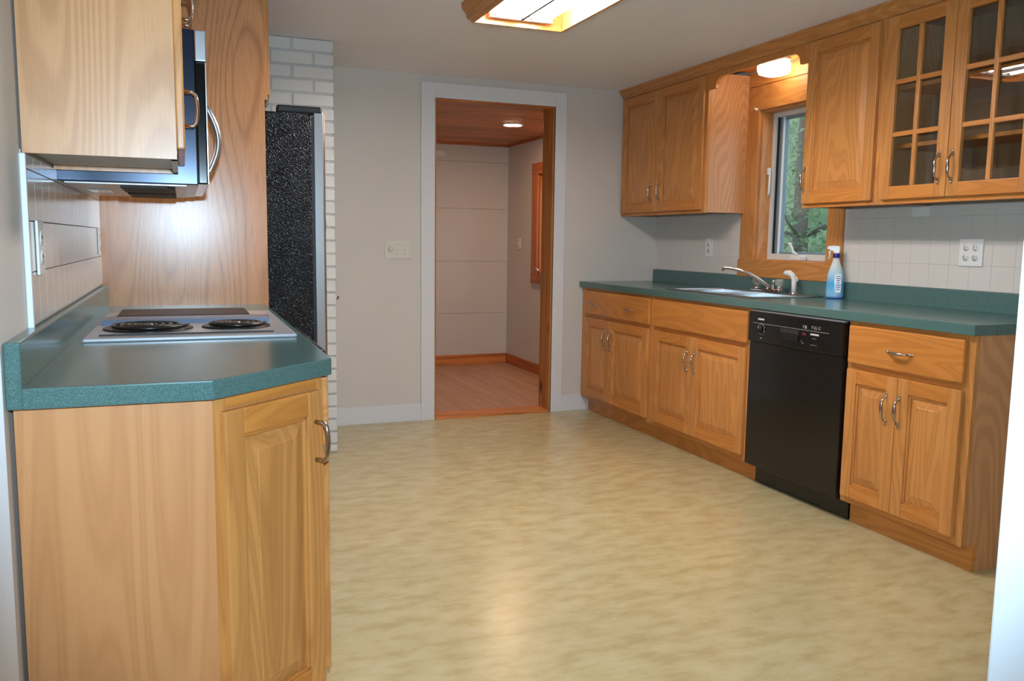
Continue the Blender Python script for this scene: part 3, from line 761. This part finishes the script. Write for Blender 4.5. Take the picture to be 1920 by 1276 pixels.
# far room downlight
dl = thing('downlight', 'round lit downlight in the plank ceiling beyond the doorway', 'ceiling light', (2.45, 6.32, BZ))
MB().lathe([(.088, 0), (.088, -.004), (.07, -.006)], 'white', 32).obj('trim_ring', dl)
MB().lathe([(.069, -.004), (.069, -.0065), (.0001, -.0068)], 'down', 32).obj('lens', dl)

# ------------------------------------------------------------------ left run
CFL = .315; LYN, LYP = 1.713, 3.672
cl2 = thing('countertop', 'near green countertop with a clipped corner, around the cooktop', 'countertop')
KX0, KX1, KY0, KY1 = -.25, .292, 2.412, 3.235          # cooktop
wt = MB()
wt.prism([(XL+.027, LYN), (.047, LYN), (CFL, 1.961), (CFL, KY0+.02), (XL+.027, KY0+.02)], .871, .910, 'green', .003)
wt.box(XL+.027, KX0+.02, KY0+.0195, KY1-.0195, .8712, .9098, 'green').box(KX1-.02, CFL, KY0+.0195, KY1-.0195, .8712, .9098, 'green').box(XL+.027, CFL, KY1-.02, LYP, .8712, .9098, 'green')
wt.obj('worktop', cl2)
MB().box(XL+.001, XL+.028, LYN, LYP, .871, .994, 'green', .004).obj('backsplash', cl2)
# corner base cabinet with angled door
cb2 = thing('base_cabinet', 'near oak base cabinet under the left green countertop, with an angled door', 'cabinet')
A, B = Vector((.045, 1.737)), Vector((.290, 1.962))
MB().prism([(XL+.008, 1.737), (A.x, A.y), (B.x, B.y), (B.x, 2.40), (XL+.008, 2.40)], .1, .8705, 'oak_base', .0008).obj('carcass', cb2)
MB().prism([(XL+.008, 1.737), (A.x-.02, 1.737), (A.x-.03, 1.80), (B.x-.06, 2.0), (B.x-.06, 2.40), (XL+.008, 2.40)], 0, .1, 'oak_base').obj('toe_kick', cb2)
ang = math.atan2(B.y-A.y, B.x-A.x); cf_ = bpy.data.objects.new('corner_face', None)
Lc = (B-A).length
def place(o): o.location = (A.x, A.y, 0); o.rotation_euler = (0, 0, ang)
f_ = MB()
f_.box(0, .03, -.003, .0, .1, .868, 'oak_v').box(Lc-.022, Lc, -.003, 0, .1, .868, 'oak_v').box(.03, Lc-.022, -.003, 0, .845, .868, 'oak_h').box(.03, Lc-.022, -.003, 0, .1, .13, 'oak_h')
fo = f_.obj('face_frame', cb2); place(fo)
dd = door(cb2, .014, .316, .132, .842, (.288, .727), BAR, sw=.052, rw=.055); place(dd)
for c in dd.children: pass
ds_ = MB().box(.290, .3105, 1.985, 2.385, .14, .66, 'oak_v', .004).obj('door', cb2)
dr_ = MB().box(.290, .3105, 1.985, 2.385, .70, .862, 'oak_d', .004).obj('drawer', cb2)
# oven under the cooktop
ov = thing('built_in_oven', 'black built-in oven under the cooktop, only its handle end showing', 'oven', (.29, 2.41, 0), PI/2)
MB().box(0, .83, .0, .55, .1, .866, 'blackm').obj('body', ov)
MB().box(.005, .825, -.02, 0, .12, .74, 'black', .004).obj('door', ov)
MB().box(.005, .825, -.02, 0, .75, .862, 'black', .004).obj('control_panel', ov)
oh = MB().tube([(.06, -.02, .838), (.06, -.06, .848), (.085, -.082, .852), (.73, -.082, .852), (.77, -.06, .848), (.77, -.02, .838)], .012, 'blackm', 12).obj('handle', ov)
MB().box(0, .83, .05, .07, 0, .1, 'blackm').obj('toe_kick', ov)
c3 = thing('base_cabinet', 'oak base cabinet between the oven and the tall oak panel', 'cabinet', (.29, 3.242, 0), PI/2)
MB().box(0, .43, 0, .58, .1, .8705, 'oak_side').obj('carcass', c3); MB().box(0, .43, .06, .58, 0, .1, 'oak_side').obj('toe_kick', c3)
drawer(c3, .012, .415, .7, .858, [(.21, .775)]); door(c3, .012, .415, .13, .675, (.06, .58))
# cooktop
kt = thing('cooktop', 'stainless electric cooktop with two coil burners and a raised vent', 'cooktop', ((KX0+KX1)/2, (KY0+KY1)/2, .910))
kx, ky = (KX0+KX1)/2, (KY0+KY1)/2
MB().box(KX0-kx, KX1-kx, KY0-ky, KY1-ky, 0, .010, 'pan', .004).obj('tray', kt)
cr_ = MB().box(-.215-kx, .235-kx, 2.47-ky, 2.745-ky, .010, .0135, 'pan', .0015).box(-.215-kx, .235-kx, 2.4695-ky, 2.475-ky, .0095, .0145, 'dark').obj('burner_cartridge', kt)
for (bx_, by_, rr) in ((-.098, 2.615, .114), (.142, 2.625, .092)):
    bo = MB().lathe([(rr+.006, .0137), (rr+.004, .018), (rr-.008, .0165), (rr-.02, .0145), (.0001, .0142)], 'coil', 32, (bx_-kx, by_-ky, 0)).obj('burner_bowl', kt)
    sp_ = []; turns = 4
    for k in range(turns*20+1):
        a = 2*PI*k/20; q = .02+(rr-.03)*k/(turns*20); sp_.append((bx_-kx+q*math.cos(a), by_-ky+q*math.sin(a), .0235))
    MB().tube(sp_, .0052, 'coil', 6).lathe([(.014, .024), (.012, .0275), (.0001, .028)], 'steel', 16, (bx_-kx, by_-ky, 0)).obj('heating_coil', bo)
vg = MB().prism([(2.755-ky, .010), (2.765-ky, .026), (2.84-ky, .030), (2.86-ky, .010)], -.232-kx, .252-kx, 'grille', .003, 'yz').obj('vent_grille', kt)
MB().prism([(-.20-kx, 2.88-ky), (.18-kx, 2.88-ky), (.20-kx, 2.90-ky), (.20-kx, 3.13-ky), (.18-kx, 3.15-ky), (-.2-kx, 3.15-ky)], .010, .028, 'blackm', .005).obj('griddle_cover', kt)

# tall oak panel beside the fridge
tag(MB().box(XL+.002, .331, 3.674, 3.692, 0, H-.002, 'oak_panel', .001).obj('end_panel'), 'tall glossy oak panel standing between the cooktop counter and the refrigerator', 'panel')
# cabinet above the fridge
cf2 = thing('wall_cabinet', 'oak cabinet above the black refrigerator, seen edge-on', 'cabinet', (.327, 3.693, 0), PI/2)
MB().box(0, .93, .019, .62, 1.76, H-.002, 'oak_side').obj('carcass', cf2)
MB().box(-.0008, .04, -.018, .0189, 1.752, H-.002, 'oak_v', .001).box(.04, .93, -.018, .0189, 1.752, H-.002, 'oak_h', .001).obj('face_frame', cf2)
door(cf2, .03, .465, 1.775, 2.17, (.42, 1.83), t=.012, y=-.018); door(cf2, .47, .91, 1.775, 2.17, (.515, 1.83), t=.012, y=-.018)
# refrigerator
rf = thing('refrigerator', 'black refrigerator with a pebbled side and a stainless door edge', 'refrigerator', (.53, 3.72, 0), PI/2)
MB().box(0, .90, .006, .80, .02, 1.712, 'pebble', .004).obj('body', rf)
MB().box(.004, .896, -.006, .006, .05, 1.70, 'blackm').obj('gasket', rf)
MB().prism([(.002, -.006), (.002, -.046), (.02, -.054), (.44, -.060), (.446, -.006)], .06, 1.722, 'steel', .004).obj('door', rf)
MB().prism([(.454, -.006), (.46, -.060), (.88, -.054), (.898, -.046), (.898, -.006)], .06, 1.722, 'steel', .004).obj('door', rf)
for hx_ in (.415, .485):
    pass
MB().tube([(.395, -.055, .95), (.395, -.088, 1.0), (.395, -.1, 1.25), (.395, -.088, 1.50), (.395, -.055, 1.55)], [.012, .014, .014, .014, .012], 'blackm', 12).obj('handle', rf)
MB().tube([(.505, -.055, .95), (.505, -.088, 1.0), (.505, -.1, 1.25), (.505, -.088, 1.50), (.505, -.055, 1.55)], [.012, .014, .014, .014, .012], 'blackm', 12).obj('handle', rf)
MB().prism([(-.0, -.04), (.06, -.04), (.08, .10), (.06, .145), (.0, .145)], 1.713, 1.742, 'blackm', .008).obj('hinge_cover', rf)
MB().box(.02, .88, -.0, .03, .0, .05, 'blackm').box(.02, .06, .7, .76, 0, .02, 'blackm').box(.84, .88, .7, .76, 0, .02, 'blackm').obj('base_grille', rf)

# near upper cabinet
UB = 1.353
uc = thing('wall_cabinet', 'near oak wall cabinet at upper left, its side panel facing the camera', 'cabinet', (-.006, 2.0, 0), PI/2)
MB().box(0, .012, .0, .295, UB, H-.002, 'oak_side').box(.46, .472, .0, .295, UB, H-.002, 'oak_side').box(.012, .46, .0, .295, UB+.012, H-.002, 'underside').obj('carcass', uc)
MB().box(.012, .05, -.0005, .012, UB, UB+.012, 'underside').box(.012, .46, -.0005, .012, UB, UB+.02, 'underside').box(.42, .46, -.0005, .012, UB, H-.002, 'oak_v').obj('face_frame', uc)
door(uc, .001, .468, UB+.022, H-.03, (.425, 1.52), BAR, t=.018)
um = thing('wall_cabinet', 'short oak cabinet above the microwave with a bright pull', 'cabinet', (-.006, 2.49, 0), PI/2)
MB().box(0, 1.17, .0, .295, 1.742, H-.002, 'oak_side').obj('carcass', um)
door(um, .004, .382, 1.765, H-.03, (.345, 1.885), BAR, t=.018); door(um, .386, .765, 1.765, H-.03, (.42, 1.885), BAR, t=.018)
MB().box(.775, 1.165, -.018, 0, 1.765, H-.03, 'oak_v', .004).obj('filler_panel', um)
# microwave
mw = thing('microwave', 'black over-range microwave with a curved silver handle, under the oak cabinet', 'microwave', (.045, 2.49, 0), PI/2)
MZ = 1.327
MB().box(0, .76, .0, .345, MZ, 1.738, 'mwside', .003).obj('body', mw)
MB().box(.004, .756, -.026, 0, MZ+.003, 1.655, 'black', .004).obj('door', mw)
MB().box(0.0, .76, -.03, 0, 1.657, 1.738, 'steel', .003).obj('vent_panel', mw)
MB().box(.0, .76, -.0275, -.0255, MZ+.004, 1.653, 'steel').obj('door_trim', mw)
MB().box(.07, .43, -.0295, -.0272, MZ+.05, 1.61, 'black', .001).box(.55, .74, -.0295, -.0272, MZ+.03, 1.63, 'black', .001).obj('door_window', mw)
hp = [(.46, -.026, 1.61), (.46, -.045, 1.59)]+[(.46, -.045-.028*math.sin(PI*k/8), 1.59-.19*k/8) for k in range(1, 8)]+[(.46, -.045, 1.40), (.46, -.026, 1.38)]
MB().tube(hp, .011, 'steel', 12).obj('handle', mw)
un = MB().box(.02, .74, .03, .33, MZ-.004, MZ, 'pan', .001).obj('bottom_plate', mw)
for a in (.08, .42): MB().prism([(a, .06), (a+.26, .06), (a+.28, .08), (a+.26, .2), (a, .2), (a-.02, .08)], MZ-.010, MZ-.0035, 'dark', .002).obj('grease_filter', un)
MB().box(.30, .46, .24, .30, MZ-.007, MZ-.0035, 'acrylic', .001).obj('lamp_cover', un)

# ------------------------------------------------------------------ outside the window: wooded slope
hill = MB(); N = 24
def hz(x, y): return -1.2+max(0, x-6)*.62+.25*noise.noise(Vector((x*.4, y*.4, 0)))
vs = [[hill.bm.verts.new((3.6+i*1.2, -2+j*1.2, hz(3.6+i*1.2, -2+j*1.2))) for j in range(N)] for i in range(N)]
hill.mi('grass')
for i in range(N-1):
    for j in range(N-1): hill.bm.faces.new((vs[i][j], vs[i+1][j], vs[i+1][j+1], vs[i][j+1]))
struct(hill.obj('terrain'))
def tree(x, y, h, lean, seed, label, leafmat, nl, spread, zb=1.0):
    rd = random.Random(seed); g = hz(x, y); t = thing('tree', label, 'tree', (x, y, g), group='trees on the slope outside')
    tr = [(0, 0, -.1)]+[(lean[0]*k/6*h+.05*rd.uniform(-1, 1), lean[1]*k/6*h+.05*rd.uniform(-1, 1), h*k/6) for k in range(1, 7)]
    MB().tube(tr, [.13, .11, .1, .085, .07, .05, .02], 'bark', 10).obj('trunk', t)
    bs = []
    for k in range(9):
        p = Vector(tr[rd.randint(2, 5)]); a = rd.uniform(0, 2*PI); L = rd.uniform(.8, 1.8)
        q = [p, p+Vector((math.cos(a)*L*.5, math.sin(a)*L*.5, L*.18)), p+Vector((math.cos(a)*L, math.sin(a)*L, L*.55))]
        MB().tube(q, [.022, .014, .006], 'bark', 6).obj('branch', t); bs.append(q)
    f = MB(); f.mi(leafmat)
    for k in range(nl):
        c = rd.choice(rd.choice(bs)) if rd.random() < .55 else Vector(tr[rd.randint(1, 6)])
        c = Vector(c)+Vector((rd.gauss(0, spread), rd.gauss(0, spread), rd.gauss(0, spread*.9)))
        s = rd.uniform(.02, .045); n1 = Vector((rd.gauss(0, 1), rd.gauss(0, 1), rd.gauss(0, 1))).normalized(); n2 = n1.orthogonal().normalized()*s*.6
        n1 = n1*s
        f.bm.faces.new([f.bm.verts.new(c+n1), f.bm.verts.new(c+n2), f.bm.verts.new(c-n1), f.bm.verts.new(c-n2)])
    o = f.obj('foliage', t); o['kind'] = 'stuff'
tree(6.3, 7.5, 4.6, (.02, .03), 1, 'slender dark-trunked tree outside, left in the kitchen window', 'leaf2', 5200, .4)
tree(10.6, 12.6, 5.5, (-.08, -.1), 2, 'leafy tree outside with a branch crossing the kitchen window', 'leaf', 7000, .6)
tree(15.5, 18.2, 6.5, (.0, .05), 3, 'taller pale green tree further up the slope outside', 'leaf', 3600, .7)
bpy.context.view_layer.update()
